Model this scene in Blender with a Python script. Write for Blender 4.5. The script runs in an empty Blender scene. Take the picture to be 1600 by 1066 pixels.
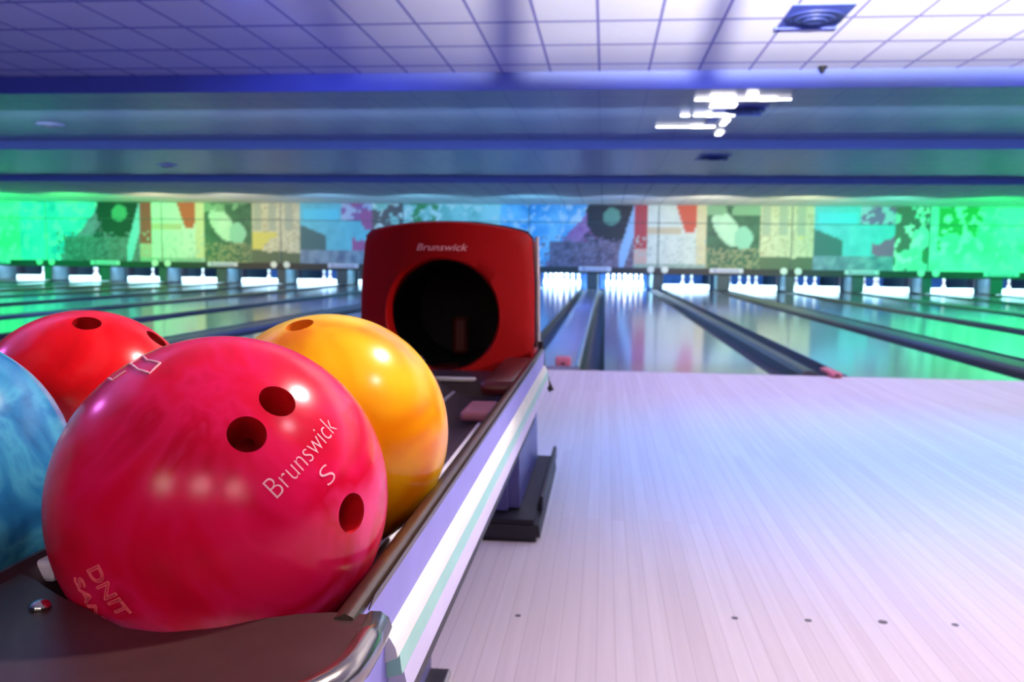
import bpy, bmesh, math, random
from mathutils import Vector, Matrix, noise
random.seed(4)
PI = math.pi
C = bpy.data.collections.new('bowling_alley')
bpy.context.scene.collection.children.link(C)
H = 0.70                      # eye height of the photographer

# ------------------------------------------------------------------ helpers
def obj(name, bm, mats=None, parent=None, smooth=False, loc=None, sharp=None):
    me = bpy.data.meshes.new(name)
    if isinstance(bm, bpy.types.Mesh): me = bm
    else:
        bmesh.ops.recalc_face_normals(bm, faces=bm.faces); bm.to_mesh(me); bm.free()
    o = bpy.data.objects.new(name, me); C.objects.link(o)
    if mats is not None:
        for m in (mats if isinstance(mats, (list, tuple)) else [mats]): me.materials.append(m)
    if smooth:
        for p in me.polygons: p.use_smooth = True
        if sharp: me.set_sharp_from_angle(angle=math.radians(sharp))
    if parent: o.parent = parent
    if loc: o.location = loc
    return o
def tag(o, label, cat, group=None, kind=None):
    o['label'] = label; o['category'] = cat
    if group: o['group'] = group
    if kind: o['kind'] = kind
    return o
def struct(o, label, cat='room'):
    o['kind'] = 'structure'; o['label'] = label; o['category'] = cat
    return o
def empty(name, loc, label, cat, group=None):
    o = bpy.data.objects.new(name, None); C.objects.link(o); o.location = loc
    o.empty_display_size = .05
    return tag(o, label, cat, group)
def box(bm, x0, x1, y0, y1, z0, z1, bev=0, mi=0):
    vs = [bm.verts.new((x, y, z)) for x in (x0, x1) for y in (y0, y1) for z in (z0, z1)]
    idx = [(0,1,3,2),(4,6,7,5),(0,4,5,1),(2,3,7,6),(0,2,6,4),(1,5,7,3)]
    fs = [bm.faces.new([vs[i] for i in q]) for q in idx]
    for f in fs: f.material_index = mi
    bmesh.ops.recalc_face_normals(bm, faces=fs)
    if bev:
        es = list({e for f in fs for e in f.edges})
        bmesh.ops.bevel(bm, geom=es, offset=bev, segments=2, profile=.5, affect='EDGES')
def bx(*a, **k):
    bm = bmesh.new(); box(bm, *a, **k); return bm
def sweep(prof, ys, closed=False, cap=True):
    """profile of (x,z) points swept along y"""
    bm = bmesh.new(); rows = [[bm.verts.new((x, y, z)) for x, z in prof] for y in ys]
    n = len(prof)
    for a, b in zip(rows, rows[1:]):
        for i in range(n if closed else n-1):
            j = (i+1) % n; bm.faces.new((a[i], a[j], b[j], b[i]))
    if closed and cap:
        bm.faces.new(rows[0]); bm.faces.new(rows[-1])
    return bm
def tube(pts, r, seg=8, closed=False, bm=None):
    bm = bm or bmesh.new(); pts = [Vector(p) for p in pts]; rings = []
    n = len(pts)
    for i, p in enumerate(pts):
        if closed: t = pts[(i+1) % n]-pts[i-1]
        else: t = pts[min(i+1, n-1)]-pts[max(i-1, 0)]
        t.normalize()
        u = t.cross(Vector((0, 0, 1)))
        if u.length < .1: u = t.cross(Vector((1, 0, 0)))
        u.normalize(); w = t.cross(u)
        rr = r[i] if isinstance(r, (list, tuple)) else r
        rings.append([bm.verts.new(p+(u*math.cos(a)+w*math.sin(a))*rr) for a in [2*PI*k/seg for k in range(seg)]])
    for i in range(n if closed else n-1):
        a, b = rings[i], rings[(i+1) % n]
        for k in range(seg): bm.faces.new((a[k], a[(k+1) % seg], b[(k+1) % seg], b[k]))
    if not closed: bm.faces.new(rings[0]); bm.faces.new(rings[-1])
    return bm
def lathe(prof, seg=20, mi=None):
    bm = bmesh.new(); rings = []
    for r, z in prof: rings.append([bm.verts.new((r*math.cos(2*PI*k/seg), r*math.sin(2*PI*k/seg), z)) for k in range(seg)])
    for j, (a, b) in enumerate(zip(rings, rings[1:])):
        for k in range(seg):
            f = bm.faces.new((a[k], a[(k+1) % seg], b[(k+1) % seg], b[k]))
            if mi: f.material_index = mi[j]
    bm.faces.new(rings[0]); bm.faces.new(rings[-1])
    return bm
def prism(poly, z0, z1, bev=0):
    bm = bmesh.new(); a = [bm.verts.new((x, y, z0)) for x, y in poly]; b = [bm.verts.new((x, y, z1)) for x, y in poly]
    n = len(poly)
    bm.faces.new(a); bm.faces.new(b)
    for i in range(n): bm.faces.new((a[i], a[(i+1) % n], b[(i+1) % n], b[i]))
    return bm
def ngon(n): return ['zero','one','two','three','four','five','six','seven','eight','nine'][n]
ORD = ['', 'first', 'second', 'third', 'fourth', 'fifth', 'sixth', 'seventh', 'eighth', 'ninth', 'tenth']

def text_mesh(body, shear=0, offset=0, outline=0, res=1.6):
    cu = bpy.data.curves.new('txt', 'FONT'); cu.body = body; cu.size = 1; cu.shear = shear; cu.offset = offset
    cu.align_x = 'CENTER'; cu.align_y = 'CENTER'; cu.resolution_u = res
    if outline: cu.fill_mode = 'NONE'; cu.bevel_depth = outline; cu.bevel_resolution = 1
    t = bpy.data.objects.new('txt', cu); C.objects.link(t)
    dg = bpy.context.evaluated_depsgraph_get(); dg.update()
    me = bpy.data.meshes.new_from_object(t.evaluated_get(dg))
    bpy.data.objects.remove(t); bpy.data.curves.remove(cu)
    me.materials.clear()
    return me
def fit(me, w, h):
    xs = [v.co.x for v in me.vertices]; ys = [v.co.y for v in me.vertices]
    cx, cy = (min(xs)+max(xs))/2, (min(ys)+max(ys))/2
    sx, sy = w/(max(xs)-min(xs)), h/(max(ys)-min(ys))
    for v in me.vertices: v.co.x = (v.co.x-cx)*sx; v.co.y = (v.co.y-cy)*sy; v.co.z *= min(sx, sy)
    return me
def on_sphere(me, nrm, tang, r, lift=.0004):
    n = Vector(nrm).normalized(); t = Vector(tang); t = (t-n*t.dot(n)).normalized(); u = n.cross(t)
    for v in me.vertices:
        x, y, z = v.co; d = math.hypot(x, y); th = d/r
        q = (t*x+u*y)/d if d > 1e-9 else t
        v.co = (n*math.cos(th)+q*math.sin(th))*(r+lift+z)
    return me

# ------------------------------------------------------------------ materials
def mat(name, col=(.8,.8,.8), rough=.5, metal=0, coat=0, emit=None, es=0, spec=.5, trans=0):
    m = bpy.data.materials.new(name); m.use_nodes = True; b = m.node_tree.nodes['Principled BSDF']
    b.inputs['Base Color'].default_value = (*col, 1); b.inputs['Roughness'].default_value = rough
    b.inputs['Metallic'].default_value = metal; b.inputs['Coat Weight'].default_value = coat
    b.inputs['Coat Roughness'].default_value = .04
    b.inputs['Specular IOR Level'].default_value = spec
    if emit: b.inputs['Emission Color'].default_value = (*emit, 1); b.inputs['Emission Strength'].default_value = es
    return m
class NT:
    def __init__(s, m): s.t = m.node_tree; s.b = s.t.nodes['Principled BSDF']
    def n(s, typ, **kw):
        x = s.t.nodes.new(typ)
        for k, v in kw.items():
            if k in x.inputs: x.inputs[k].default_value = v
            else: setattr(x, k, v)
        return x
    def l(s, a, b): s.t.links.new(a, b)
def ramp(nt, fac, stops):
    r = nt.n('ShaderNodeValToRGB'); e = r.color_ramp.elements
    while len(e) < len(stops): e.new(.5)
    for x, (p, c) in zip(e, stops): x.position = p; x.color = (*c, 1)
    nt.l(fac, r.inputs['Fac']); return r.outputs['Color']
def grain(name, col, rough, amt=.06, scale=30, metal=0, coat=0, bump=0):
    """plain colour broken up by a faint procedural mottle"""
    m = mat(name, col, rough, metal, coat); nt = NT(m)
    tc = nt.n('ShaderNodeTexCoord'); no = nt.n('ShaderNodeTexNoise', Scale=scale, Detail=4.0)
    nt.l(tc.outputs['Object'], no.inputs['Vector'])
    c = ramp(nt, no.outputs['Fac'], [(.3, tuple(x*(1-amt) for x in col)), (.7, tuple(min(1, x*(1+amt)) for x in col))])
    nt.l(c, nt.b.inputs['Base Color'])
    if bump:
        bp = nt.n('ShaderNodeBump', Strength=bump, Distance=.002); nt.l(no.outputs['Fac'], bp.inputs['Height']); nt.l(bp.outputs['Normal'], nt.b.inputs['Normal'])
    return m
def swirl(name, stops, scale=9, dist=1.6, detail=3.0, seed=0., rough=.21, stretch=(1,1,1)):
    m = mat(name, rough=rough, coat=.0); nt = NT(m)
    tc = nt.n('ShaderNodeTexCoord'); mp = nt.n('ShaderNodeMapping')
    mp.inputs['Location'].default_value = (seed, seed*.7, -seed); mp.inputs['Scale'].default_value = stretch
    nt.l(tc.outputs['Object'], mp.inputs['Vector'])
    n1 = nt.n('ShaderNodeTexNoise', Scale=scale, Detail=detail, Distortion=dist); nt.l(mp.outputs['Vector'], n1.inputs['Vector'])
    nt.l(ramp(nt, n1.outputs['Fac'], stops), nt.b.inputs['Base Color'])
    nt.b.inputs['Specular IOR Level'].default_value = .24
    return m
M = {}
M['pink'] = swirl('pink_swirl_urethane', [(.30, (.62,.001,.020)), (.46, (.80,.002,.040)), (.56, (.86,.008,.09)), (.64, (.68,.001,.028)), (.74, (.90,.03,.17))], 7, 2.2, 3, 1.3)
M['yellow'] = swirl('yellow_swirl_urethane', [(.34, (.82,.22,.001)), (.46, (.95,.40,.001)), (.56, (1,.52,.002)), (.66, (1,.62,.01))], 11, .7, 2.0, 5.1, stretch=(1.2,1.2,.8))
M['red'] = swirl('red_swirl_urethane', [(.35, (.72,.001,.002)), (.52, (.86,.002,.006)), (.66, (.95,.02,.025)), (.8, (1,.10,.08))], 12, 1.0, 3, 2.2)
M['blue'] = swirl('blue_swirl_urethane', [(.32, (.012,.12,.32)), (.46, (.025,.22,.50)), (.58, (.07,.38,.62)), (.68, (.03,.24,.52)), (.78, (.30,.58,.78))], 12, 2.5, 4, 7.7)
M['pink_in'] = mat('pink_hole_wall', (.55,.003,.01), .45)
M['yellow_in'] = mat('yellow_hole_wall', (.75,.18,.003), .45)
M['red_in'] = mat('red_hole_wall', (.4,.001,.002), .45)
M['letter'] = mat('pale_pink_engraving_paint', (1,.55,.62), .6)
M['letter_dim'] = mat('rose_engraving_outline', (1,.13,.17), .6)
M['plate'] = grain('dark_brown_plastic', (.040,.018,.018), .38, .15, 60)
M['tray'] = grain('dark_tray_plastic', (.05,.03,.045), .35, .12, 40)
M['runner'] = grain('pale_runner_strip', (.62,.56,.66), .4, .05, 40)
M['brown_trim'] = grain('bronze_rail_top', (.085,.055,.04), .28, .15, 80, metal=.6)
M['chrome'] = grain('dark_chrome_lip', (.30,.26,.24), .16, .08, 50, metal=.9)
M['rail_blue'] = grain('lavender_rail_face', (.27,.25,.66), .45, .05, 20)
M['extrusion'] = grain('satin_white_extrusion', (.74,.74,.68), .35, .04, 20)
M['ext_green'] = grain('pale_green_stripe', (.30,.60,.50), .35, .04, 20)
M['lip_lav'] = grain('pale_lavender_lip', (.58,.54,.74), .4, .04, 20)
M['skirt'] = grain('violet_skirt', (.30,.25,.48), .4, .06, 20)
M['hood'] = grain('red_hood_plastic', (.40,.003,.004), .50, .05, 25)
M['hood'].node_tree.nodes['Principled BSDF'].inputs['Specular IOR Level'].default_value = .15
M['hood_dark'] = grain('dark_red_base_plastic', (.10,.010,.010), .35, .1, 25)
M['hood_edge'] = grain('pale_hood_edging', (.62,.60,.56), .35, .04, 30)
M['black'] = grain('black_rubber', (.010,.010,.012), .55, .2, 40)
M['void'] = grain('black_tunnel_lining', (.004,.003,.004), .7, .2, 30)
M['metal'] = grain('brushed_steel', (.45,.44,.42), .3, .08, 60, metal=.9)
M['ped'] = grain('slate_violet_pedestal', (.10,.10,.30), .38, .05, 14)
M['kick'] = grain('charcoal_kickplate', (.014,.012,.020), .5, .1, 30)
M['gutter'] = grain('dark_gutter', (.020,.020,.022), .40, .15, 6)
M['cap'] = grain('grey_lane_capping', (.10,.095,.095), .28, .1, 5, metal=.3)
M['cap_pale'] = grain('pale_lane_capping', (.42,.43,.55), .2, .05, 5)
M['cap_shine'] = grain('shiny_capping_edge', (.25,.42,.62), .15, .08, 6, metal=.5)
M['sensor'] = grain('coral_sensor_plastic', (.75,.20,.24), .4, .05, 30)
M['mask'] = grain('black_masking', (.012,.011,.016), .5, .2, 10)
M['kickback'] = grain('grey_green_partition', (.045,.075,.095), .5, .1, 5)
M['pit'] = grain('blue_pit_curtain', (.05,.16,.55), .8, .2, 8)
M['sweepm'] = grain('white_sweep_board', (.80,.86,.88), .4, .03, 10)
M['pin'] = mat('white_pin_plastic', (.86,.88,.88), .25, coat=.3)
M['pin_red'] = mat('red_pin_stripe', (.6,.02,.02), .3)
M['sign'] = grain('pale_sign_panel', (.66,.66,.80), .4, .04, 30)
M['sign_blue'] = mat('sign_lettering', (.08,.09,.35), .5)
M['disc'] = grain('pale_round_sign', (.75,.80,.75), .4, .04, 30)
M['vent'] = grain('blue_grey_vent', (.05,.07,.32), .4, .1, 12)
M['vent_dark'] = grain('dark_vent_slot', (.02,.03,.12), .5, .1, 20)
M['fascia'] = grain('blue_fascia_paint', (.11,.15,.42), .45, .05, 3)
M['wall'] = grain('dark_blue_wall', (.08,.09,.20), .7, .1, 3)
M['mural_back'] = mat('dark_mural_frame', (.02,.05,.06), .6)
M['lamp'] = mat('white_glint_emission', (1,1,1), .4, emit=(1,.96,.9), es=4)  # emission for the bars that imitate a ceiling reflection
M['dot'] = grain('dark_inlay', (.12,.10,.12), .4, .1, 30)
M['screw'] = grain('polished_screw', (.7,.68,.62), .12, .04, 30, metal=1)

def ceiling_mat(name, col, line, rough, tw, td, ox, oy, spec=.5):
    m = mat(name, col, rough, spec=spec); nt = NT(m)
    geo = nt.n('ShaderNodeNewGeometry'); sp = nt.n('ShaderNodeSeparateXYZ'); nt.l(geo.outputs['Position'], sp.inputs[0])
    def lines(o, off, per, w):
        a = nt.n('ShaderNodeMath', operation='ADD'); nt.l(o, a.inputs[0]); a.inputs[1].default_value = -off+per*200
        d = nt.n('ShaderNodeMath', operation='DIVIDE'); nt.l(a.outputs[0], d.inputs[0]); d.inputs[1].default_value = per
        f = nt.n('ShaderNodeMath', operation='FRACT'); nt.l(d.outputs[0], f.inputs[0])
        g = nt.n('ShaderNodeMath', operation='LESS_THAN'); nt.l(f.outputs[0], g.inputs[0]); g.inputs[1].default_value = w/per
        return g.outputs[0]
    lx = lines(sp.outputs['X'], ox, tw, .022); ly = lines(sp.outputs['Y'], oy, td, .045)
    mx = nt.n('ShaderNodeMath', operation='MAXIMUM'); nt.l(lx, mx.inputs[0]); nt.l(ly, mx.inputs[1])
    no = nt.n('ShaderNodeTexNoise', Scale=1.2, Detail=3.0); nt.l(geo.outputs['Position'], no.inputs['Vector'])
    base = ramp(nt, no.outputs['Fac'], [(.3, tuple(x*.93 for x in col)), (.7, col)])
    mix = nt.n('ShaderNodeMix', data_type='RGBA'); nt.l(mx.outputs[0], mix.inputs[0]); nt.l(base, mix.inputs[6]); mix.inputs[7].default_value = (*line, 1)
    nt.l(mix.outputs[2], nt.b.inputs['Base Color'])
    return m
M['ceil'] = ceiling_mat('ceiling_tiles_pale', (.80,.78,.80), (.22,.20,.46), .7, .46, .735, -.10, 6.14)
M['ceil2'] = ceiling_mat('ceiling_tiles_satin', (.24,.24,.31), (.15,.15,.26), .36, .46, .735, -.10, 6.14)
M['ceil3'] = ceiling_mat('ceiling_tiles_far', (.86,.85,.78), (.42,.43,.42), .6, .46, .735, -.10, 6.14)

def planks(name, c1, c2, rough, coat, width, joints=True, bump=.0):
    m = mat(name, c1, rough, coat=coat); nt = NT(m)
    geo = nt.n('ShaderNodeNewGeometry')
    mp = nt.n('ShaderNodeMapping'); mp.inputs['Rotation'].default_value = (0, 0, PI/2); nt.l(geo.outputs['Position'], mp.inputs['Vector'])
    br = nt.n('ShaderNodeTexBrick'); br.offset = .37; br.offset_frequency = 2
    br.inputs['Scale'].default_value = 1; br.inputs['Brick Width'].default_value = 2.4; br.inputs['Row Height'].default_value = width
    br.inputs['Mortar Size'].default_value = .0006 if joints else 0; br.inputs['Bias'].default_value = 0
    br.inputs['Color1'].default_value = (*c1, 1); br.inputs['Color2'].default_value = (*c2, 1)
    br.inputs['Mortar'].default_value = (*[x*.72 for x in c2], 1)
    nt.l(mp.outputs['Vector'], br.inputs['Vector'])
    m2 = nt.n('ShaderNodeMapping'); m2.inputs['Scale'].default_value = (60, 1.4, 1); nt.l(geo.outputs['Position'], m2.inputs['Vector'])
    no = nt.n('ShaderNodeTexNoise', Scale=1.0, Detail=5.0, Roughness=.6); nt.l(m2.outputs['Vector'], no.inputs['Vector'])
    g = ramp(nt, no.outputs['Fac'], [(.3, (.91,.91,.91)), (.62, (1,1,1))])
    mix = nt.n('ShaderNodeMix', data_type='RGBA', blend_type='MULTIPLY'); mix.inputs[0].default_value = 1
    nt.l(br.outputs['Color'], mix.inputs[6]); nt.l(g, mix.inputs[7]); nt.l(mix.outputs[2], nt.b.inputs['Base Color'])
    return m
M['approach'] = planks('approach_maple', (.80,.76,.77), (.74,.68,.69), .45, .0, .034)
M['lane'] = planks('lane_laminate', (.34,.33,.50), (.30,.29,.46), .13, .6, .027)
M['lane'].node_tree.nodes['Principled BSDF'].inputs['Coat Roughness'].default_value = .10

# ------------------------------------------------------------------ layout
XL, XR = -18.2, 13.6
FOUL, DECK, MASK = 5.76, 24.6, 22.4
PITCH, X0 = 3.2, -.30
PAIRS = range(-5, 4)
GAPH, LW, DIV = .31, 1.05, .48
Z1, Z2, Z3, Z4 = 2.488, 2.323, 2.204, 2.10
Y1, Y2, Y3 = 8.70, 12.26, 16.3

# ------------------------------------------------------------------ room
o = obj('floor', bx(XL, XR, -4, FOUL, -.12, 0), M['approach']); struct(o, 'pale maple approach floor in front of the lanes', 'floor')
o = obj('floor', bx(XL, XR, FOUL, 26, -.16, -.09), M['mask']); struct(o, 'dark sub floor beneath the lanes and gutters', 'floor')
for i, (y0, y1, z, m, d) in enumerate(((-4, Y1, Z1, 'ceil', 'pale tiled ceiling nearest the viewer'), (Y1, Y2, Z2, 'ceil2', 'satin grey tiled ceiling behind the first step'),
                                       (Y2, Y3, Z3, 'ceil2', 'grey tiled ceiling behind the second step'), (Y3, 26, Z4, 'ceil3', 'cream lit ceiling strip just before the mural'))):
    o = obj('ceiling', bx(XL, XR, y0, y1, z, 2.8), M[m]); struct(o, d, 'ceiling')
for i, (y, z0, z1, d) in enumerate(((Y1, Z2, Z1, 'widest and nearest blue ceiling fascia'), (Y2, Z3, Z2, 'middle blue ceiling fascia'), (Y3, Z4, Z3, 'farthest and thinnest blue ceiling fascia'))):
    o = obj('trim_%d' % (i+1), bx(XL, XR, y-.03, y-.001, z0-.004, z1, bev=.003), M['fascia']); struct(o, d, 'fascia')
o = obj('wall_left', bx(XL-.1, XL, -4, 26, -.16, 2.8), M['wall']); struct(o, 'dark blue left side wall', 'wall')
o = obj('wall_right', bx(XR, XR+.1, -4, 26, -.16, 2.8), M['wall']); struct(o, 'dark blue right side wall', 'wall')
o = obj('wall_back', bx(XL, XR, -4.1, -4, -.16, 2.8), M['wall']); struct(o, 'dark wall behind the viewer', 'wall')
o = obj('wall_far', bx(XL, XR, 25.9, 26, -.16, 2.8), M['pit']); struct(o, 'dark wall behind the pin decks', 'wall')

# ------------------------------------------------------------------ approach inlay dots
rng = [( -.156,1.71,.006), (.271,1.755,.0065), (.414,1.762,.007), (.559,1.773,.009), (.697,1.778,.0065)]
where = ['beside the ball return', 'first to the right of the gap', 'second to the right', 'darkest and largest of the row', 'last of the row at right']
for (x, y, r), w in zip(rng, where):
    o = obj('approach_dot', lathe([(r, 0), (r, .0008), (r*.8, .0011)], 16), M['dot'], loc=(x, y, 0))
    tag(o, 'small dark round marker dot in the pale floor, '+w, 'marker', 'approach marker dots')

# ------------------------------------------------------------------ lanes, gutters, cappings
def lane_name(k, side):
    i = 2*k+(1 if side > 0 else 0)      # lane index, 1 = just right of the red hood, 0 = just left
    if i >= 1: return ORD[i]+' lane right of the ball return'
    return ORD[1-i]+' lane left of the ball return'
lanes = []
for k in PAIRS:
    xc = X0+PITCH*k
    for s in (-1, 1):
        if k == -5 and s < 0: continue
        xa = xc+GAPH if s > 0 else xc-GAPH-LW
        lanes.append((k, s, xa+LW/2))
        t = empty('bowling_lane', (xa+LW/2, FOUL, 0), 'long glossy bowling lane, '+lane_name(k, s), 'bowling lane', 'bowling lanes')
        w = LW/2-.002
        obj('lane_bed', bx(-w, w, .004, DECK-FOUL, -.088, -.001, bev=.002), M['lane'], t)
def gutter_prof(x0, x1):
    r = (x1-x0)/2; c = (x0+x1)/2
    pts = [(x0+.002, -.002)]
    for i in range(9):
        a = PI+PI*i/8; pts.append((c+(r-.006)*math.cos(a), -.004+min(.075, r)*math.sin(a)))
    pts += [(x1-.002, -.002)]
    return pts
for k in PAIRS:
    xc = X0+PITCH*k
    side = 'behind the red ball hood' if k == 0 else ('%s one to the %s of the red hood' % (ORD[abs(k)], 'right' if k > 0 else 'left'))
    t = empty('ball_track_capping', (xc, FOUL, 0), 'long flat capping between gutters, '+side, 'lane capping', 'ball track cappings')
    L = DECK-FOUL-.6
    if k > -5 or True:
        obj('gutter', sweep(gutter_prof(-GAPH, -.15), [.01, L]), M['gutter'], t, True)
        obj('gutter', sweep(gutter_prof(.15, GAPH), [.01, L]), M['gutter'], t, True)
    pr = [(-.148, -.08), (-.148, .004), (-.135, .016), (-.06, .022), (.06, .022), (.135, .016), (.148, .004), (.148, -.08)]
    obj('capping', sweep(pr, [.01, L], closed=True), M['cap_pale'] if k == 0 else M['cap'], t, True, sharp=40)
    pr = [(.118, .0205), (.13, .028), (.142, .022), (.146, .012)]
    if k == 0: obj('shiny_edge', sweep(pr, [.01, L]), M['cap_shine'], t, True)
    obj('end_plate', bx(-GAPH+.003, GAPH-.003, 0, .009, -.088, -.001), M['kick'], t)
    if k < 3:
        xd = xc+GAPH+LW; i = k+1
        side = 'just right of the first right-hand lane' if k == 0 else ('%s one %s of the ball return' % (ORD[i] if i > 0 else ORD[1-i], 'right' if k > 0 else 'left'))
        t = empty('lane_divider', (xd+DIV/2, FOUL, 0), 'dark double gutter with grey ridge, '+side, 'lane divider', 'lane dividers')
        h = DIV/2
        obj('gutter', sweep(gutter_prof(-h, -.05), [.01, L]), M['gutter'], t, True)
        obj('gutter', sweep(gutter_prof(.05, h), [.01, L]), M['gutter'], t, True)
        pr = [(-.048, -.08), (-.048, .006), (-.036, .024), (-.01, .03), (.01, .03), (.036, .024), (.048, .006), (.048, -.08)]
        obj('ridge', sweep(pr, [.01, L], closed=True), M['cap'], t, True, sharp=40)
        obj('end_plate', bx(-h+.003, h-.003, 0, .009, -.088, -.001), M['kick'], t)
for x, lab in ((-.255, 'small coral foul sensor box at the lane start behind the ball return'), (1.44, 'small coral foul sensor at the near end of the lane divider')):
    t = empty('foul_sensor', (x, FOUL+.0, 0), lab, 'sensor', 'foul line sensors')
    if x < 0: obj('sensor_body', bx(-.05, .05, .01, .10, .0, .06, bev=.012), M['sensor'], t, True, sharp=50, loc=(0,0,.02))
    else: obj('sensor_body', bx(-.035, .035, -.10, .22, .0, .035, bev=.014), M['sensor'], t, True, sharp=50)
    obj('lens', bx(-.012, .012, -.004, .004, .012, .026, bev=.003), M['black'], t, loc=(0, .008 if x < 0 else -.102, .02 if x < 0 else 0))

# ------------------------------------------------------------------ pins and pin decks
pin_prof = [(.0257,0),(.0286,.006),(.036,.03),(.045,.06),(.0535,.09),(.0575,.114),(.0573,.13),(.053,.16),(.044,.19),(.034,.22),(.026,.24),(.0232,.255),(.0228,.262),(.0235,.28),(.0255,.30),(.030,.325),(.0323,.345),(.0315,.362),(.026,.374),(.015,.380),(.004,.381)]
mi = [1 if .235 < z < .262 or .275 < z < .295 else 0 for r, z in pin_prof[:-1]]
pin_bm = lathe(pin_prof, 14, mi); pin0 = None
def place_pin(x, y, label, group):
    global pin0, pin_bm
    if pin0 is None: pin0 = obj('bowling_pin', pin_bm, [M['pin'], M['pin_red']], None, True); p = pin0
    else: p = pin0.copy(); C.objects.link(p)
    p.location = (x, y, 0); tag(p, label, 'bowling pin', group)
def on_deck(x, y):            # keep pins on the lane bed surface
    return x, y
HP = 23.5
full = [(0,0)]+[(-.152,.264),(.152,.264)]+[(-.305,.528),(0,.528),(.305,.528)]+[(-.457,.792),(-.152,.792),(.152,.792),(.457,.792)]
seen = {(0,1): [], (1,-1): [(-.05,.1),(.2,.3)], (1,1): [(-.50,.4),(-.26,.25),(-.05,.1),(.18,.3)], (2,-1): [(-.33,.4),(-.14,.2),(.08,.1)], (2,1): [(-.50,.5),(-.30,.4),(-.08,.2),(.08,.5)],
        (3,-1): [(-.46,.5),(-.30,.3),(.0,.0)], (3,1): [(-.45,.5),(-.26,.3),(-.08,.1)],
        (-5,1): [(-.1,.1),(.2,.3)], (-4,-1): [(-.25,.3),(.0,0)], (-4,1): [(-.1,.1),(.28,.3)], (-3,-1): [(-.25,.2),(.28,.4)], (-3,1): [(.0,.1),(.22,.3),(.42,.5)],
        (-2,-1): [(.18,.1),(-.06,.3),(.42,.5)], (-2,1): [(.14,.1),(.36,.3),(-.1,.4)], (-1,-1): [(.1,.1),(.3,.3)], (-1,1): [(-.2,.2),(.1,.1)]}
WORDS = {(0,-1): 'on the lane just left of the hood\'s right edge', (0,1): 'on the bright lane just right of the red hood'}
for k, s, x in lanes:
    nm = lane_name(k, s)
    if (k, s) in ((0,-1), (0,1)):
        for i, (px, py) in enumerate(full):
            place_pin(x+px*.98, HP+py, 'white bowling pin in the full lit rack, '+nm, 'pins of the full rack, '+nm)
    else:
        sp = sorted(seen[(k, s)])
        for i, (px, py) in enumerate(sp):
            q = 'leftmost' if i == 0 else ('rightmost' if i == len(sp)-1 else ('second from left' if i == 1 else 'third from left'))
            place_pin(x+px*.98, HP+py, 'white pin, %s above the sweep board, %s' % (q, nm), 'remaining pins behind the sweep boards')
for k, s, x in lanes:
    nm = lane_name(k, s)
    t = empty('pinsetter', (x, MASK+.75, 0), 'dark pinsetter pit, '+nm, 'pinsetter', 'pinsetters')
    obj('curtain', bx(-.64, .64, 2.3, 2.33, -.08, .62), M['pit'], t)
    if (k, s) not in ((0,-1), (0,1)):
        obj('sweep_board', bx(-.58, .58, -.02, .02, .008, .145, bev=.006), M['sweepm'], t)
        for sx in (-1, 1): obj('sweep_arm', bx(sx*.585-.008, sx*.585+.008, -.02, .35, .06, .5, bev=.003), M['kick'], t)
    else:
        obj('sweep_board', bx(-.58, .58, -.12, -.08, .44, .53, bev=.006), M['sweepm'], t)
    obj('table_frame', bx(-.55, .55, .25, 1.4, .52, .60, bev=.01), M['mask'], t)
# partitions between the pits
for k in PAIRS:
    xc = X0+PITCH*k
    for cx, hw, d in ((xc, .14, 'behind the sign'), (xc+GAPH+LW+DIV/2, .11, 'behind two discs')):
        if cx > XR-.3: continue
        i = k
        pos = 'in line with the ball return' if k == 0 else '%s %s of the ball return' % (ORD[abs(k)], 'right' if k > 0 else 'left')
        o = obj('pit_partition', bx(cx-hw, cx+hw, MASK+.06, 25.6, .034, .56, bev=.006), M['kickback'])
        tag(o, 'grey green partition %s, %s' % (d, pos), 'partition', 'pit partitions')
# black masking band
o = obj('masking_band', bx(XL+.01, XR-.01, MASK, MASK+.06, .40, .56, bev=.004), M['mask'])
tag(o, 'long black masking band running above all the pin openings', 'masking')

# signs and number discs on the band
tm = fit(text_mesh('Brunswick', offset=.01, res=2), .62, .075)
sign0 = None
for k in PAIRS:
    xc = X0+PITCH*k+.06
    if k == -5: xc = -16.1
    pos = 'just right of the red hood' if k == 0 else '%s to the %s of the hood' % (ORD[abs(k)], 'right' if k > 0 else 'left')
    t = empty('lane_sign', (xc, MASK-.012, .515), 'pale oblong sign on the black masking band, '+pos, 'sign', 'signs above the lanes')
    pnl = obj('sign_panel', bx(-.40, .40, -.01, .01, -.055, .055, bev=.004), M['sign'], t)
    me = tm.copy(); x = obj('lettering', me, M['sign_blue'], pnl, loc=(0, -.0115, 0)); x.rotation_euler = (PI/2, 0, 0)
    if k < 3:
        xd = X0+PITCH*k+GAPH+LW+DIV/2
        for s in (-1, 1):
            o = obj('number_disc', lathe([(.004,0),(.075,0),(.085,.006),(.085,.016),(.004,.02)], 20), M['disc'], loc=(xd+s*.17, MASK+.0005, .52), smooth=True, sharp=40)
            o.rotation_euler = (PI/2, 0, 0)
            tag(o, 'pale round disc, %s one of the %s pair %s of the hood' % ('left' if s < 0 else 'right', ORD[k+1] if k >= 0 else ORD[-k], 'right' if k >= 0 else 'left'), 'disc', 'lane number discs')

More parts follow.
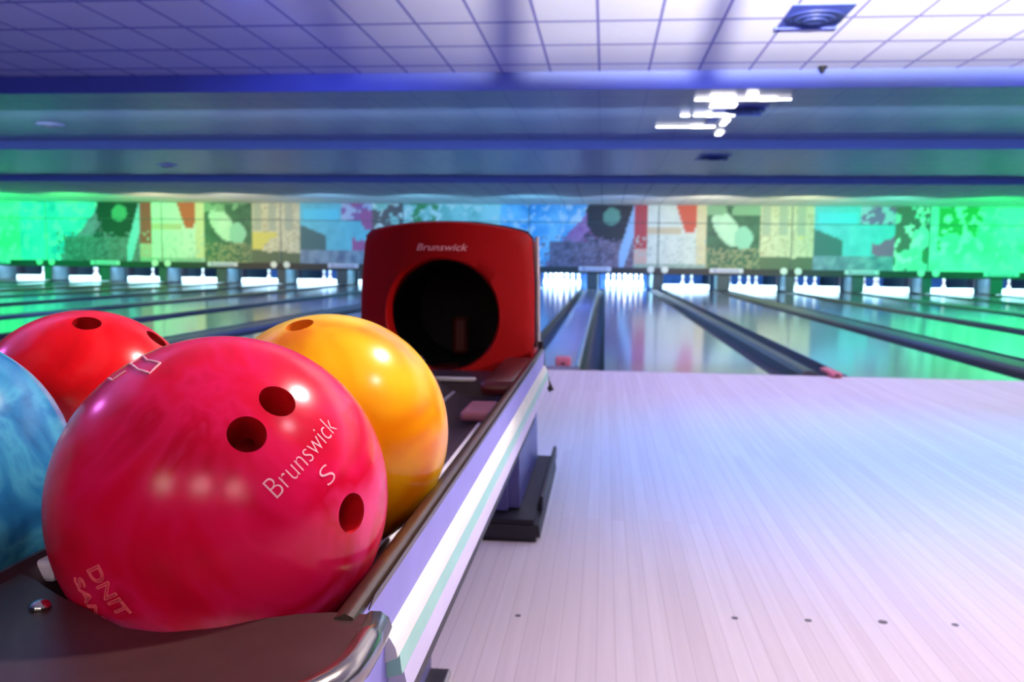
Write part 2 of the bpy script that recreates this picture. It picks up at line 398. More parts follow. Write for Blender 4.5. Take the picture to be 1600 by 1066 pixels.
# ------------------------------------------------------------------ mural
def lerp(a, b, t): return tuple(x+(y-x)*t for x, y in zip(a, b))
def nz(x, y, s, o=0.): return noise.fractal(Vector((x*s+o, y*s-o, o*1.7)), 1.0, 2.0, 4)*.5+.5
def paint(X, z):
    """free abstract artwork repeating every 12.8 m"""
    s = (X+2.2) % 12.8-2.2; y = z-.56                       # y 0..1.54
    n = nz(X, z, 1.3); n2 = nz(X, z, 5, 9.); n3 = nz(X, z, 12, 3.)
    col = lerp((.06,.36,.75), (.30,.68,.92), min(1, max(0, (n-.3)*2.2)))      # sky blue base
    if n2 > .62: col = lerp(col, (.8,.86,.9), .7)
    if -2.2 < s < .8:                                          # streaking burst
        d = (s+2.0)-(y)*.75
        if d > .5+.25*(n-.5): col = lerp((.30,.08,.30), (.50,.25,.50), n2)
        if d > .9: col = lerp((.35,.03,.08), (.20,.10,.30), n2) if n2 > .45 else (.03,.03,.06)
        e = ((s-.15)/.62)**2+((y-1.25)/.62)**2
        if e < 1+.5*(n2-.5): col = (.012,.012,.02) if not (e < .12) else (.12,.30,.22)
        if y < .75 and s > -1.6 and n3 > .60: col = (.22,.18,.30)
        elif y < .62 and s > -1.4: col = lerp((.05,.04,.08), (.25,.18,.28), n2)
        if s > .35 and abs((s-.35)-(y*.30)) < .12: col = (.30,.50,.80)
    if .72 <= s < 2.45:                                        # white and crimson blocks
        col = lerp((.72,.78,.72), (.60,.66,.62), n2)
        if s < 1.02: col = (.45,.04,.06) if y > .45 else (.62,.40,.36)
        if 1.02 <= s < 1.85 and .82 < y < .98: col = (.60,.50,.34)
        if s > 1.75 and y > .88+(2.25-s)*.0 and abs(s-2.05) < .34*(y-.55): col = (.62,.09,.05)
        if s > 2.2: col = lerp((.62,.55,.34), (.75,.68,.45), n2)
        if y < .12: col = (.30,.42,.36)
        if y < .8 and n3 > .68: col = (.45,.55,.52)
    if 2.45 <= s < 3.75:                                       # dark panel with pale ellipse
        col = lerp((.02,.08,.05), (.06,.18,.10), n2)
        u = (s-2.95); v = (y-.98); a = u*.82+v*.57; b = -u*.57+v*.82
        if (a/.26)**2+(b/.50)**2 < 1: col = lerp((.42,.70,.50), (.60,.82,.62), n2)
        if ((s-3.35)/.22)**2+((y-.75)/.28)**2 < 1: col = (.30,.62,.45)
        if y > 1.32 and n > .4: col = (.22,.42,.25)
        if y < .5 and n3 > .52: col = (.26,.28,.15)
    if 3.75 <= s < 5.0:                                        # cream rubble
        col = lerp((.55,.50,.34), (.72,.68,.48), n2)
        if n3 > .62: col = lerp(col, (.40,.32,.18), .6)
        if y > .85 and int(s*5) % 2: col = (.42,.44,.34)
        if n > .62 and y < .8: col = (.70,.60,.14)
        if y < .3+.15*(n-.5): col = (.10,.14,.08)
    if 5.0 <= s < 6.9:                                         # cyan blocks
        col = lerp((.10,.45,.60), (.16,.60,.75), n2)
        if s < 5.7 and y < 1.0-.4*(s-5): col = (.05,.14,.16)
        if 5.1 < s < 6.0 and 1.1 < y < 1.4: col = (.10,.62,.85)
        if s > 6.1 and y > 1.1: col = (.45,.50,.72) if n2 > .5 else (.30,.12,.38)
        if s > 6.4 and n > .5: col = (.42,.10,.30)
        if y < .35: col = lerp((.06,.10,.22), (.30,.42,.55), n2)
    if 6.9 <= s < 10.2:                                        # airy pattern
        col = lerp((.30,.60,.50), (.62,.86,.80), min(1, max(0, (n-.3)*2.6)))
        if s < 7.7 and n > .45: col = (.16,.12,.12) if y > .5 else (.08,.20,.10)
        if abs(s-8.4) < .5 and y > .5 and n > .42: col = (.08,.34,.10)
        if n2 > .64: col = (.82,.88,.80)
    return col
MX = {-5: 'green lit pattern at the far left', -4: 'bright green panel with dark green patch', -3: 'cream and dark green panel with pale oval at left', -2: 'sky blue and violet panel left of the hood',
      -1: 'blue panel mostly behind the red hood', 0: 'dark burst and purple streaks right of the hood', 1: 'crimson, white and pale oval blocks', 2: 'turquoise blocks turning green', 3: 'bright green pattern at the far right'}
bound = [-17.9]+[X0+PITCH*k+GAPH+LW+DIV/2 for k in range(-5, 3)]+[XR-.2]
mm = mat('printed_mural_art', rough=.55); nt = NT(mm); at = nt.n('ShaderNodeVertexColor', layer_name='art'); nt.l(at.outputs['Color'], nt.b.inputs['Base Color'])
st = .04
for i, k in enumerate(PAIRS):
    xa, xb = bound[i]+.012, bound[i+1]-.012
    t = empty('mural_panel', ((xa+xb)/2, MASK+.04, .56), 'printed mural panel above the lanes, '+MX[k], 'mural', 'mural panels above the pin openings')
    for (za, zb, nm) in ((.562, 1.655, 'lower_sheet'), (1.672, 2.095, 'upper_sheet')):
        nx = int((xb-xa)/st); nzz = int((zb-za)/st)
        bm = bmesh.new(); lay = bm.loops.layers.float_color.new('art'); g = []
        for a in range(nx+1):
            g.append([bm.verts.new((xa+(xb-xa)*a/nx-(xa+xb)/2, 0, za-.56+(zb-za)*b/nzz)) for b in range(nzz+1)])
        back = [bm.verts.new((q.co.x, .03, q.co.z)) for q in (g[0][0], g[-1][0], g[-1][-1], g[0][-1])]
        cols = [[paint(xa+(xb-xa)*a/nx, za+(zb-za)*b/nzz) for b in range(nzz+1)] for a in range(nx+1)]
        for a in range(nx):
            for b in range(nzz):
                f = bm.faces.new((g[a][b], g[a+1][b], g[a+1][b+1], g[a][b+1]))
                for lp, (c, d) in zip(f.loops, ((a,b),(a+1,b),(a+1,b+1),(a,b+1))): lp[lay] = (*cols[c][d], 1)
        bm.faces.new(back)
        edges = [[g[a][0] for a in range(nx+1)], [g[-1][b] for b in range(nzz+1)], [g[a][-1] for a in range(nx, -1, -1)], [g[0][b] for b in range(nzz, -1, -1)]]
        for e, (p, q) in zip(edges, ((0,1),(1,2),(2,3),(3,0))): bm.faces.new(e+[back[q], back[p]])
        obj(nm, bm, mm, t)
    obj('backing', bx(xa-(xa+xb)/2-.011, xb-(xa+xb)/2+.011, .032, .05, .0, 1.538), M['mural_back'], t)

# ------------------------------------------------------------------ ceiling fittings
def vent(x, y, z, w, d, lab):
    t = empty('ceiling_vent', (x, y, z), lab, 'ceiling vent')
    obj('panel', bx(-w, w, -d, d, -.012, -.001, bev=.003), M['vent'], t)
    obj('frame', bx(-w-.015, w+.015, d-.01, d+.015, -.02, -.001, bev=.003), M['vent'], t)
    for j, r in enumerate((.20, .14, .08)):
        obj('diffuser_ring', lathe([(r*.82, -.02-.012*j), (r, -.028-.012*j), (r+.01, -.018-.012*j), (r*.9, -.012-.008*j)], 28), M['vent_dark'], t, True)
vent(1.47, 6.83, Z1, .215, .31, 'blue square ceiling vent with round diffuser near the top right')
vent(1.44, 9.85, Z2, .20, .30, 'dim blue square vent on the ceiling behind the first step')
vent(1.50, 13.1, Z3, .22, .30, 'faint square vent on the ceiling behind the second step')
for x, y, z, lab in ((1.93, 8.56, Z1, 'tiny dark detector button on the pale ceiling right of the vent'), (-6.9, 10.7, Z2, 'pale round ceiling fixture at the far left behind the first step'), (-7.2, 14.3, Z3, 'small pale ceiling fixture at left behind the second step')):
    t = empty('ceiling_detector', (x, y, z), lab, 'detector')
    r = .035 if x > 0 else .14
    obj('mount', lathe([(r*1.2, -.001), (r*1.2, -.012), (r*.6, -.02)], 18), M['black'] if x > 0 else M['sign'], t, True)
    obj('cap', lathe([(r*.7, -.018), (r*.65, -.04), (r*.2, -.055)], 18), M['black'] if x > 0 else M['metal'], t, True)
t = empty('ceiling_glint', (1.18, 10.0, Z2), 'cluster of glowing white bars standing in for a ceiling reflection behind the first step', 'glint')
obj('housing', bx(-.06, .06, -.9, .9, -.012, -.001, bev=.003), M['vent'], t)  # added backing strip for the glint bars, no real fixture
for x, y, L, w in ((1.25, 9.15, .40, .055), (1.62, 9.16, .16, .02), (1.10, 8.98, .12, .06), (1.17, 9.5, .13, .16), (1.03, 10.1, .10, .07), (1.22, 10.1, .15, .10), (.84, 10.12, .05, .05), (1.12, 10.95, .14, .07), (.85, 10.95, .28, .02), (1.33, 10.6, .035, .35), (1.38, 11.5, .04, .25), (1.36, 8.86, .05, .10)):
    obj('glint_bar', bx(x-1.18-L, x-1.18+L, y-10-w*.6, y-10+w*.6, -.030, -.012, bev=.006), M['lamp'], t)  # glowing bars stand in for reflected glints on the tiles

# ------------------------------------------------------------------ ball return rack
YE = 2.04
rack = empty('ball_return_rack', (-.37, 1.2, 0), 'ball return rack with dark tray and lavender side rail holding four bowling balls', 'ball return')
IX, IY, IZ = .37, -1.2, 0
def rk(name, bm, m, **k):
    o = obj(name, bm, m, rack, loc=(IX, IY, IZ), **k); return o
# trough tray: two shallow channels, with side walls
prof = []
for cx in (-.49, -.249):
    for i in range(13):
        a = math.radians(-72+144*i/12); prof.append((cx+.125*math.sin(a), .540-.118*math.cos(a)))
prof = [(-.60, .492)]+prof+[(-.135, .490)]
prof += [(-.135, .40), (-.60, .40)]
rk('tray', sweep(prof, [.50, 1.0, 1.5, 1.80], closed=True), M['tray'], smooth=True, sharp=40)
for cx in (-.49, -.249):
    for s in (-1, 1):
        a = math.radians(s*24); px_, pz_ = cx+.1245*math.sin(a), .540-.1175*math.cos(a)
        rk('runner', tube([(px_, .505, pz_), (px_, 1.78, pz_)], .0035, 8), M['runner'], smooth=True)
rk('divider_ridge', bx(-.375, -.3535, .536, 1.76, .486, .500, bev=.003), M['runner'])
# side rails (right one visible)
def rail(sgn, cx):
    f = lambda pts: [(cx+sgn*(x+.37), z) for x, z in pts]
    rk('rail_top', sweep(f([(-.1525,.480),(-.152,.493),(-.147,.4985),(-.141,.5015),(-.1365,.4995),(-.1348,.497),(-.1348,.486)]), [.475, YE], closed=True), M['brown_trim'], smooth=True, sharp=60)
    rk('rail_face', sweep(f([(-.150,.484),(-.1346,.4955),(-.1338,.4955),(-.1340,.4615),(-.1345,.42),(-.150,.40)]), [.49, YE], closed=True), M['rail_blue'], smooth=True, sharp=30)
    rk('extrusion', sweep(f([(-.1345,.4615),(-.131,.4600),(-.1270,.453),(-.1258,.447),(-.1345,.443)]), [.54, YE], closed=True), M['extrusion'], smooth=True, sharp=50)
    rk('green_stripe', sweep(f([(-.1345,.4428),(-.1257,.4468),(-.1240,.434),(-.1345,.431)]), [.545, YE], closed=True), M['ext_green'], smooth=True, sharp=50)
    rk('lower_lip', sweep(f([(-.1345,.4308),(-.1239,.4338),(-.1225,.427),(-.122,.416),(-.1345,.414)]), [.55, YE], closed=True), M['lip_lav'], smooth=True, sharp=50)
rail(1, -.37); rail(-1, -.37)
# dark forked end clip
bm = tube([(-.143, YE+.012, .515), (-.140, YE+.014, .485), (-.137, YE+.012, .455), (-.127, YE+.008, .425), (-.116, YE+.004, .402)], .0065, 8)
tube([(-.137, YE+.010, .455), (-.150, YE+.006, .438), (-.160, YE+.004, .415)], .0055, 8, bm=bm)
rk('end_clip', bm, M['black'], smooth=True)
# front end plate with scallops for the two columns
def arc(cx, cy, r, a0, a1, n): return [(cx+r*math.cos(math.radians(a0+(a1-a0)*i/n)), cy+r*math.sin(math.radians(a0+(a1-a0)*i/n))) for i in range(n+1)]
rc = .07; fy = .368
outer = arc(-.125-rc, fy+rc, rc, 0, -90, 8)
outer2 = arc(-.615+rc, fy+rc, rc, -90, -180, 8)
sc1 = arc(-.49, .575, .124, 222, 318, 16)
sc2 = [(-.350,.511),(-.335,.499),(-.315,.485),(-.292,.471),(-.274,.459),(-.258,.449),(-.245,.443),(-.232,.442),(-.219,.446),(-.203,.457),(-.186,.471),(-.170,.483),(-.152,.488)]
poly = [(-.125, .488)]+outer+outer2+[(-.615, .50)]+sc1+[(-.382, .530), (-.366, .524)]+sc2
def plate_bm():
    bm = prism(poly, .474, .498); top = [e for e in bm.edges if all(abs(v.co.z-.498) < 1e-5 for v in e.verts)]
    bmesh.ops.bevel(bm, geom=top, offset=.0035, segments=2, affect='EDGES'); return bm
rk('end_plate', plate_bm(), M['plate'], smooth=True, sharp=35)
rk('chrome_lip', tube([(x, y, .490) for x, y in [(-.1262, .487), (-.125, .46)]+outer+outer2+[(-.615, .50)]], .0095, 10), M['chrome'], smooth=True)
sk = [(x*1.0, y) for x, y in arc(-.135-rc, fy+.012+rc, rc, 0, -90, 8)+arc(-.605+rc, fy+.012+rc, rc, -90, -180, 8)]
bm = bmesh.new(); a = [bm.verts.new((x, y, .475)) for x, y in [(-.135, .60)]+sk+[(-.605, .60)]]; b = [bm.verts.new((v.co.x, v.co.y+.02, .30)) for v in a]
for i in range(len(a)-1): bm.faces.new((a[i], a[i+1], b[i+1], b[i]))
rk('front_skirt', bm, M['skirt'], smooth=True, sharp=60)
scr = rk('screw', lathe([(.006,.0),(.006,.002),(.0045,.004),(.002,.005)], 14), M['screw'], smooth=True)
scr.location = (-.318+.37, .468-1.2, .4978)
rk('underbody', bx(-.585, -.15, .60, 2.0, .33, .40, bev=.01), M['kick'])
# step and guide in front of the hood opening
rk('ramp_plate', bx(-.56, -.16, 1.80, 1.99, .41, .452, bev=.006), M['tray'])
rk('ramp_edge', bx(-.345, -.258, 1.795, 1.815, .452, .460, bev=.003), M['extrusion'])
rk('side_guide', bx(-.222, -.150, 1.60, 2.02, .452, .482, bev=.012), M['hood_dark'], smooth=True, sharp=50)
rk('pad', bx(-.232, -.158, 1.44, 1.56, .435, .452, bev=.006), grain('dusky_rose_pad', (.30,.10,.14), .5))
# front foot
ft = rk('leg', bx(-.47, -.27, 1.15, 1.42, .012, .335, bev=.02), M['ped'], smooth=True, sharp=50)
fp = obj('foot_plate', bx(-.50, -.243, 1.10, 1.437, .0, .014, bev=.003), M['metal'], ft)

# hood: arched shell with a round opening
hood = empty('ball_return_hood', (-.362, 2.05, 0), 'red arched ball return hood with a round dark opening', 'ball return hood')
def hd(name, bm, m, **k): return obj(name, bm, m, hood, loc=(.362, -2.05, 0), **k)
hx0, hx1 = -.562, -.160
def hood_outline(ins=0):
    pts = []
    cx = (hx0+hx1)/2; w = (hx1-hx0)/2-ins
    # top arch
    for i in range(25):
        t = -1+2*i/24; x = cx+w*t*(.985 if abs(t) > .99 else 1); pts.append((x, .790-ins-.026*abs(t)**2.2-(.010 if abs(t) > .99 else 0)))
    pts += [(hx1-ins+.004, .65), (hx1-ins+.006, .50), (hx1-ins+.004, .435), (hx0+ins-.012, .435), (hx0+ins-.012, .50), (hx0+ins-.008, .65)]
    return pts
hc = (-.368, .572); hr = .129
def hood_front():
    bm = bmesh.new(); N = 96
    out = hood_outline(.004)
    # resample outline by angle about hole centre
    import itertools
    def hit(a):
        d = Vector((math.cos(a), math.sin(a))); best = None
        for p, q in zip(out, out[1:]+out[:1]):
            p = Vector(p)-Vector(hc); q = Vector(q)-Vector(hc); e = q-p
            den = d.x*e.y-d.y*e.x
            if abs(den) < 1e-9: continue
            t = (p.x*e.y-p.y*e.x)/den; s = (p.x*d.y-p.y*d.x)/den
            if t > 0 and -1e-6 <= s <= 1+1e-6 and (best is None or t > best): best = t
        return Vector(hc)+d*best
    def yf(x): return 2.05-.05*(1-((x+.361)/.20)**2)      # gently bowed face
    rings = []
    for j, f in enumerate((0, .02, .06, .25, .5, .75, .96, 1)):
        r = []
        for i in range(N):
            a = 2*PI*i/N; c = Vector(hc)+Vector((math.cos(a), math.sin(a)))*hr; o_ = hit(a); p = c.lerp(o_, f)
            dy = .010*(1-f/.06)**2 if f < .06 else (.006*((f-.96)/.04) if f > .96 else 0)
            r.append(bm.verts.new((p.x, yf(p.x)+dy, p.y)))
        rings.append(r)
    deep = [bm.verts.new((v.co.x, 2.085, v.co.z)) for v in rings[0]]
    rings = [deep]+rings
    for a, b in zip(rings, rings[1:]):
        for i in range(N): bm.faces.new((a[i], a[(i+1) % N], b[(i+1) % N], b[i]))
    # shell sides to the back
    last = rings[-1]
    for dy, sc in ((.04, 1.0), (.16, .99), (.26, .90), (.34, .78)):
        nr = [bm.verts.new(((v.co.x+.361)*sc-.361, 2.05+dy, .435+(v.co.z-.435)*sc)) for v in rings[-1 if dy == .04 else 0]] if False else None
    prev = last; base = [(v.co.x, v.co.z) for v in last]
    for dy, sc in ((.05, 1.0), (.12, .99), (.28, .90), (.5, .80)):
        nr = [bm.verts.new(((x+.361)*sc-.361, 2.05+dy, .435+(z-.435)*sc)) for x, z in base]
        for i in range(N): bm.faces.new((prev[i], prev[(i+1) % N], nr[(i+1) % N], nr[i]))
        prev = nr
    bm.faces.new(prev)
    return bm
hd('shell', hood_front(), M['hood'], smooth=True, sharp=45)
# pale edging strip around the shell
op = hood_outline(.003)
hd('edging', tube([(x, 2.066, z) for x, z in op[:25]+op[25:27]], .0032, 6), M['kick'], smooth=True)
hd('side_edging', tube([(hx1+.003, 2.072, .755), (hx1+.007, 2.074, .65), (hx1+.010, 2.076, .50)], .0048, 8), M['hood_edge'], smooth=True)
bm = bmesh.new(); N = 48; rs = []
for y, r in ((2.083, hr-.001), (2.16, hr-.004), (2.34, hr-.012)): rs.append([bm.verts.new((hc[0]+r*math.cos(2*PI*i/N), y, hc[1]+r*math.sin(2*PI*i/N))) for i in range(N)])
for a, b in zip(rs, rs[1:]):
    for i in range(N): bm.faces.new((a[i], a[(i+1) % N], b[(i+1) % N], b[i]))
bm.faces.new(rs[-1]); hd('tunnel', bm, M['void'], smooth=True, sharp=50)
hd('base_flange', bx(-.585, -.150, 2.048, 2.36, .40, .448, bev=.014), M['hood_dark'], smooth=True, sharp=50)
bm = bmesh.new()
hd('inner_flap', bx(-.375, -.335, 2.20, 2.215, .465, .56, bev=.01), M['hood_dark'])
me = fit(text_mesh('Brunswick', shear=.3, offset=.012, res=4), .118, .0155)
for v in me.vertices: v.co.z = -.05*((v.co.x-.0045)/.20)**2
lt = obj('lettering', me, mat('pink_logo_paint', (1,.40,.42), .5), hood, loc=(-.3655+.362, 1.9985-2.05, .728)); lt.rotation_euler = (PI/2, 0, 0)

# pedestal under the hood
ped = empty('ball_return_pedestal', (-.37, 2.5, 0), 'slate violet pedestal with black flared kickplate under the red hood', 'pedestal')
def pd(name, bm, m, **k): return obj(name, bm, m, ped, loc=(.37, -2.5, 0), **k)
def taper(x0, x1, y0, y1, z0, z1, dx, dy, bev):
    bm = bx(x0, x1, y0, y1, z0, z1)
    for v in bm.verts:
        if v.co.z > z1-1e-4:
            v.co.x += -dx if v.co.x > (x0+x1)/2 else dx; v.co.y += -dy if v.co.y > (y0+y1)/2 else dy
    bmesh.ops.bevel(bm, geom=list(bm.edges), offset=bev, segments=4, affect='EDGES'); return bm
pd('body', taper(-.53, -.205, 2.24, 2.92, .03, .415, .012, .01, .03), M['ped'], smooth=True, sharp=40)
pd('kickplate', taper(-.60, -.145, 2.165, 2.95, 0, .055, .006, .006, .012), M['kick'], smooth=True, sharp=40)
pd('kick_rim', bx(-.158, -.147, 2.30, 2.95, .045, .085, bev=.004), M['kick'])
pd('rear_post', bx(-.235, -.217, 2.80, 2.90, .05, .41, bev=.004), M['kick'])

# ------------------------------------------------------------------ bowling balls
def make_ball(loc, holes, m, mi_, label, r=.108):
    bm = bmesh.new(); bmesh.ops.create_icosphere(bm, subdivisions=6, radius=r)
    o = obj('bowling_ball', bm, [m, mi_], None, True)
    for i, (n, hr_) in enumerate(holes):
        n = Vector(n).normalized(); cb = bmesh.new()
        bmesh.ops.create_cone(cb, cap_ends=True, segments=40, radius1=hr_, radius2=hr_, depth=.08, matrix=Matrix.Translation(n*(r-.015))@n.to_track_quat('Z', 'Y').to_matrix().to_4x4())
        c = obj('cutter', cb, [m, mi_]);
        for p in c.data.polygons: p.material_index = 1
        md = o.modifiers.new('b', 'BOOLEAN'); md.object = c; md.operation = 'DIFFERENCE'; md.solver = 'EXACT'
    dg = bpy.context.evaluated_depsgraph_get(); dg.update()
    me = bpy.data.meshes.new_from_object(o.evaluated_get(dg))
    cut = [md.object for md in o.modifiers]; o.modifiers.clear(); o.data = me
    for c in cut: bpy.data.objects.remove(c)
    for p in me.polygons:
        p.use_smooth = True
        if p.center.length < r*.985: p.material_index = 1
        else: p.material_index = 0
    me.set_sharp_from_angle(angle=math.radians(25))
    o.location = loc; tag(o, label, 'bowling ball', 'bowling balls on the rack'); return o
pc = Vector((-.249, .563, .540))
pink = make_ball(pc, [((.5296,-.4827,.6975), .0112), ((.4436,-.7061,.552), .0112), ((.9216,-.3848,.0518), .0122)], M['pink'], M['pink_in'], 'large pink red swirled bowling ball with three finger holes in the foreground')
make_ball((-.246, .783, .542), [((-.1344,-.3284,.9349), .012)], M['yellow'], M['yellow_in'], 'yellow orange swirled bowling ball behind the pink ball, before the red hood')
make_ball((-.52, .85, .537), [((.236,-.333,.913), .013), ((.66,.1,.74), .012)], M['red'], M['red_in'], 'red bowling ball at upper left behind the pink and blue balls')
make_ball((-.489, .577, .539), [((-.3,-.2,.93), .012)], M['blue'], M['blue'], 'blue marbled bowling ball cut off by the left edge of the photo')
R_ = .108
nB, nK = Vector((.6001,-.7495,.2794)), Vector((.7682,-.3347,.5458))
me = on_sphere(fit(text_mesh('Brunswick', offset=-.018, res=5), .0625, .0125), nB+nK, nK-nB, R_)
obj('lettering', me, M['letter'], pink)['label'] = 'pale pink engraved brand lettering'
me = on_sphere(fit(text_mesh('S', offset=-.018, res=5), .0085, .0115), (.8121,-.5026,.2964), nK-nB, R_)
obj('letter_s', me, M['letter'], pink)
d0, d1 = Vector((-.2948,-.9467,-.1299)), Vector((-.144,-.9114,-.3855))
me = on_sphere(fit(text_mesh('DNIT', outline=.030, res=4), .0335, .0115), d0+d1, d1-d0, R_, 0)
obj('outline_lettering', me, M['letter_dim'], pink)
d0, d1 = Vector((-.4179,-.8821,-.2172)), Vector((-.3338,-.8333,-.4447))
me = on_sphere(fit(text_mesh('SAN', outline=.030, res=4), .029, .010), d0+d1, d1-d0, R_, 0)
obj('outline_lettering', me, M['letter_dim'], pink)
def sline(dirs, closed=False):
    pts = []; n = len(dirs)
    for i in range(n if closed else n-1):
        a, b = Vector(dirs[i]), Vector(dirs[(i+1) % n])
        for t in range(4): pts.append(a.lerp(b, t/4).normalized()*(R_+.0002))
    if not closed: pts.append(Vector(dirs[-1]).normalized()*(R_+.0002))
    return tube(pts, .0007, 6, closed)
obj('chevron_outline', sline([(-.3844,-.2247,.8954),(-.2852,-.3599,.8883),(-.1627,-.442,.8821),(-.1845,-.5208,.8335),(-.2909,-.4508,.8439),(-.4206,-.3001,.8562)], True), M['letter'], pink)
obj('chevron_outline', sline([(-.5267,-.3482,.7755),(-.4532,-.4355,.7778),(-.3904,-.4021,.8282)]), M['letter'], pink)

# ------------------------------------------------------------------ lamps
LG = .0
def area(name, loc, sx, sy, col, w, rot=(0,0,0), spread=180, gloss=True):
    l = bpy.data.lights.new(name, 'AREA'); l.shape = 'RECTANGLE'; l.size = sx; l.size_y = sy; l.color = col; l.energy = w; l.spread = math.radians(spread)
    o = bpy.data.objects.new(name, l); C.objects.link(o); o.location = loc; o.rotation_euler = rot; return o
def spot(name, loc, to, col, w, ang, blend=.6, rad=.05):
    l = bpy.data.lights.new(name, 'SPOT'); l.color = col; l.energy = w; l.spot_size = math.radians(ang); l.spot_blend = blend; l.shadow_soft_size = rad
    o = bpy.data.objects.new(name, l); C.objects.link(o); o.location = loc
    o.rotation_euler = (Vector(to)-Vector(loc)).to_track_quat('-Z', 'Y').to_euler(); return o
for x in (.85, 3.0): spot('lamp_pink', (x+.6, .6, 2.42), (x+.35, 1.0, 0), (1,.76,.88), 320, 82, .8, .10)
for x in (.9, 3.0, 5.2): spot('lamp_blue', (x+.4, 3.3, 2.42), (x+.2, 3.25, 0), (.04,.28,.92), 350, 74, .9, .10)
for x in (.8, 3.2, 5.6): spot('lamp_violet', (x+.3, 5.3, 2.42), (x, 5.3, 0), (.26,.12,.95), 130, 74, .9, .10)
for x in (-2.5, 1.0, 4.5, 8.0): spot('lane_start_fill', (x, 5.35, 2.42), (x, 9.0, 0), (.12,.16,1), 650, 90, .9, .10)  # added blue-violet fill for the near lanes, kept just out of view
area('lamp_left', (-5, 2.0, 2.40), 6, 2.5, (.30,.25,1), 60, spread=150)
# white key above the approach, making the highlights on the balls
spot('lamp_key', (.85, 1.75, 2.42), (-.32, .72, .5), (1,.90,.84), 300, 34, .7, .06)
spot('hood_fill', (2.6, 1.25, 1.7), (-.12, 2.05, .68), (1,.75,.7), 190, 14, .8, .08)  # added unseen spot to brighten the right side of the hood
for x in (-.9, .1, 1.1): spot('lamp_front', (x, -1.7, 1.5), (-.32, .6, .52), (1,.84,.78), 27, 26, .8, .22)
spot('lamp_magenta', (-3.2, 1.7, 1.9), (-.3, .6, .5), (.9,.2,1), 30, 40, .5, .06)
# added unseen slotted box behind the viewer; lips and ribs shape the ceiling wash
lx, ly, lz = .3, -3.0, 1.2
t = empty('added_ceiling_washer', (lx, ly, lz), 'added black slotted lamp box behind the viewer, shaping the ceiling wash', 'lamp')
obj('housing', bx(-1.5, 1.5, -.16, -.14, -.4, .5), M['mask'], t)
for z0, z1 in ((-.4, -.38), (.48, .5)): obj('housing', bx(-1.5, 1.5, -.14, .98, z0, z1), M['mask'], t)
for sx in (-1.5, 1.48): obj('housing', bx(sx, sx+.02, -.14, .98, -.4, .5), M['mask'], t)
obj('lower_lip', bx(-1.5, 1.5, .98, 1.0, -.4, .1095), M['mask'], t)
obj('upper_lip', bx(-1.5, 1.5, .98, 1.0, .19, .5), M['mask'], t)
for bxx, bw in ((-.107, .012), (-.245, .012), (.02+.03, .009), (.36, .012), (-.40, .012), (.62, .012)): obj('shade_rib', bx(bxx-bw, bxx+bw, .97, .98, .09, .21), M['mask'], t)  # invented ribs that cut dark streaks into the ceiling wash
obj('stand', bx(-.2, .2, .1, .5, -1.2, -.4), M['mask'], t)
spot('added_washer_bulb', (lx, ly, lz), (lx+6.0, ly+10, lz+1.5), (1,.98,.93), 47000, 96, 1.0, .015)
spot('uplight_blue', (-3.4, 1.0, .9), (-4.4, 8.0, 3.2), (.24,.23,.85), 290, 110, .9, .12)
# glow over the lanes
area('lamp_lane', (-2, 13.5, 2.15), 28, 1.0, (.14,.25,1), 420, spread=150)
area('fascia_fill', (-2, 9.6, 1.95), 28, .10, (.40,.62,1), 130, rot=(math.radians(95), 0, 0), spread=160)  # added unseen strip to lift the two far fascias
area('lamp_lane', (-2, 10.0, 2.28), 28, .8, (.35,.40,1), 90, spread=150)
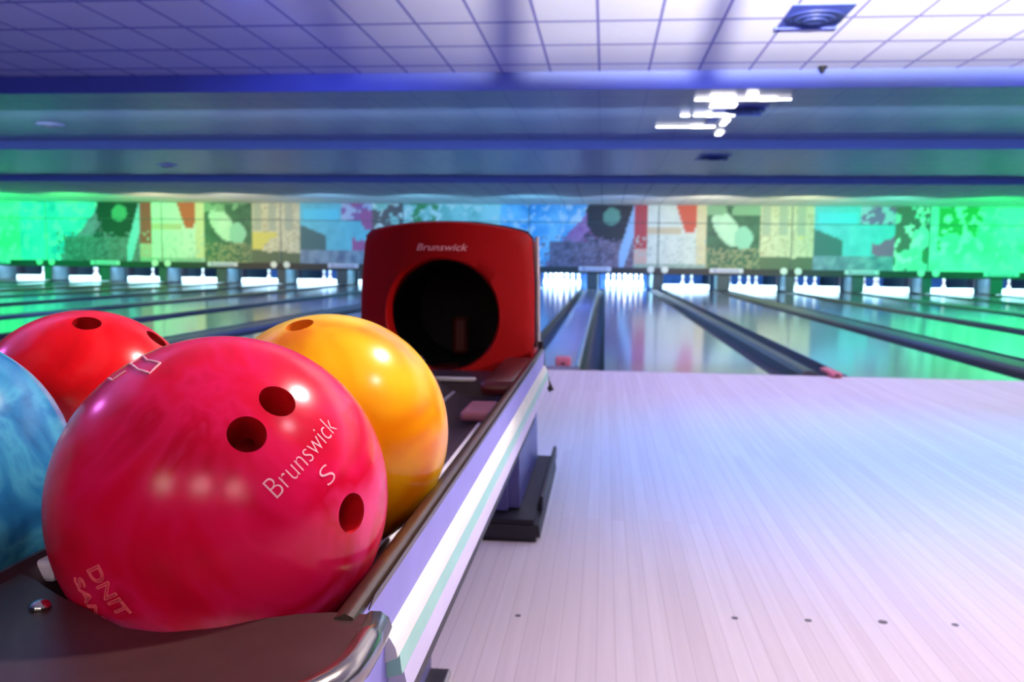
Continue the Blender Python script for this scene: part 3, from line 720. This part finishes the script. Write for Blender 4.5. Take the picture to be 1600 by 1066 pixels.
# mural wash
for x, col, w in ((-16.5,(.05,1,.30),130), (-14.2,(.08,1,.30),130), (-12.2,(.15,1,.30),110), (-10.2,(1,.90,.62),78), (-8.4,(1,.95,.80),56), (-6.2,(.35,.65,1),60), (-4,(.3,.7,1),60), (-1.6,(.25,.65,1),70), (.4,(.45,.6,1),50),
                  (2.2,(1,.97,.85),84), (4.2,(.92,1,.66),82), (6.0,(.25,1,.75),80), (8.0,(.05,1,.28),110), (10.2,(.05,1,.28),140), (12.2,(.1,1,.30),130)):
    spot('mural_lamp', (x, 18.3, 1.25), (x, 22.4, 1.62), tuple(c**1.25 for c in col), w*3.5, 88, .8, .04)
spot('green_uplight', (12.4, 15.5, 1.0), (11.0, 19.5, 2.3), (.02,1,.35), 420, 130, 1, .03)
spot('green_uplight', (-17.2, 17.5, 1.0), (-15.8, 20.5, 2.2), (.02,1,.35), 330, 130, 1, .03)
# pit lights
area('pit_lamp', (-2.4, 22.56, .50), 30, .10, (.50,.82,1), 1100, rot=(math.radians(52), 0, 0), spread=150)
for x in (-1.13, .54): area('rack_fill', (x, 22.60, .47), 1.1, .08, (.60,.88,1), 260, rot=(math.radians(68), 0, 0), spread=120)  # extra fill added to make the two full racks brighter

w = bpy.data.worlds.new('World'); bpy.context.scene.world = w; w.use_nodes = True
w.node_tree.nodes['Background'].inputs[0].default_value = (.05,.06,.15,1); w.node_tree.nodes['Background'].inputs[1].default_value = .3

# ------------------------------------------------------------------ camera
R = Matrix(((0.9946459110207575, -0.0212382189631008, 0.10113579853327526), (0.10262285976671275, 0.08776023869705088, -0.990841404644123), (0.012168004889441158, 0.9959151964696151, 0.08946988933657231)))
cd = bpy.data.cameras.new('camera'); cam = bpy.data.objects.new('camera', cd); C.objects.link(cam)
cam.matrix_world = Matrix.Translation((0, 0, H)) @ R.to_4x4()
cd.sensor_width = 36; cd.lens = 1400/1600*36; cd.clip_start = .02
cd.dof.use_dof = True; cd.dof.focus_distance = .60; cd.dof.aperture_fstop = 13
sc = bpy.context.scene; sc.camera = cam
sc.view_settings.view_transform = 'Standard'; sc.view_settings.look = 'None'; sc.view_settings.exposure = 0; sc.view_settings.gamma = 1
try: sc.view_settings.use_curve_mapping = False
except Exception: pass
sc.cycles.max_bounces = 6
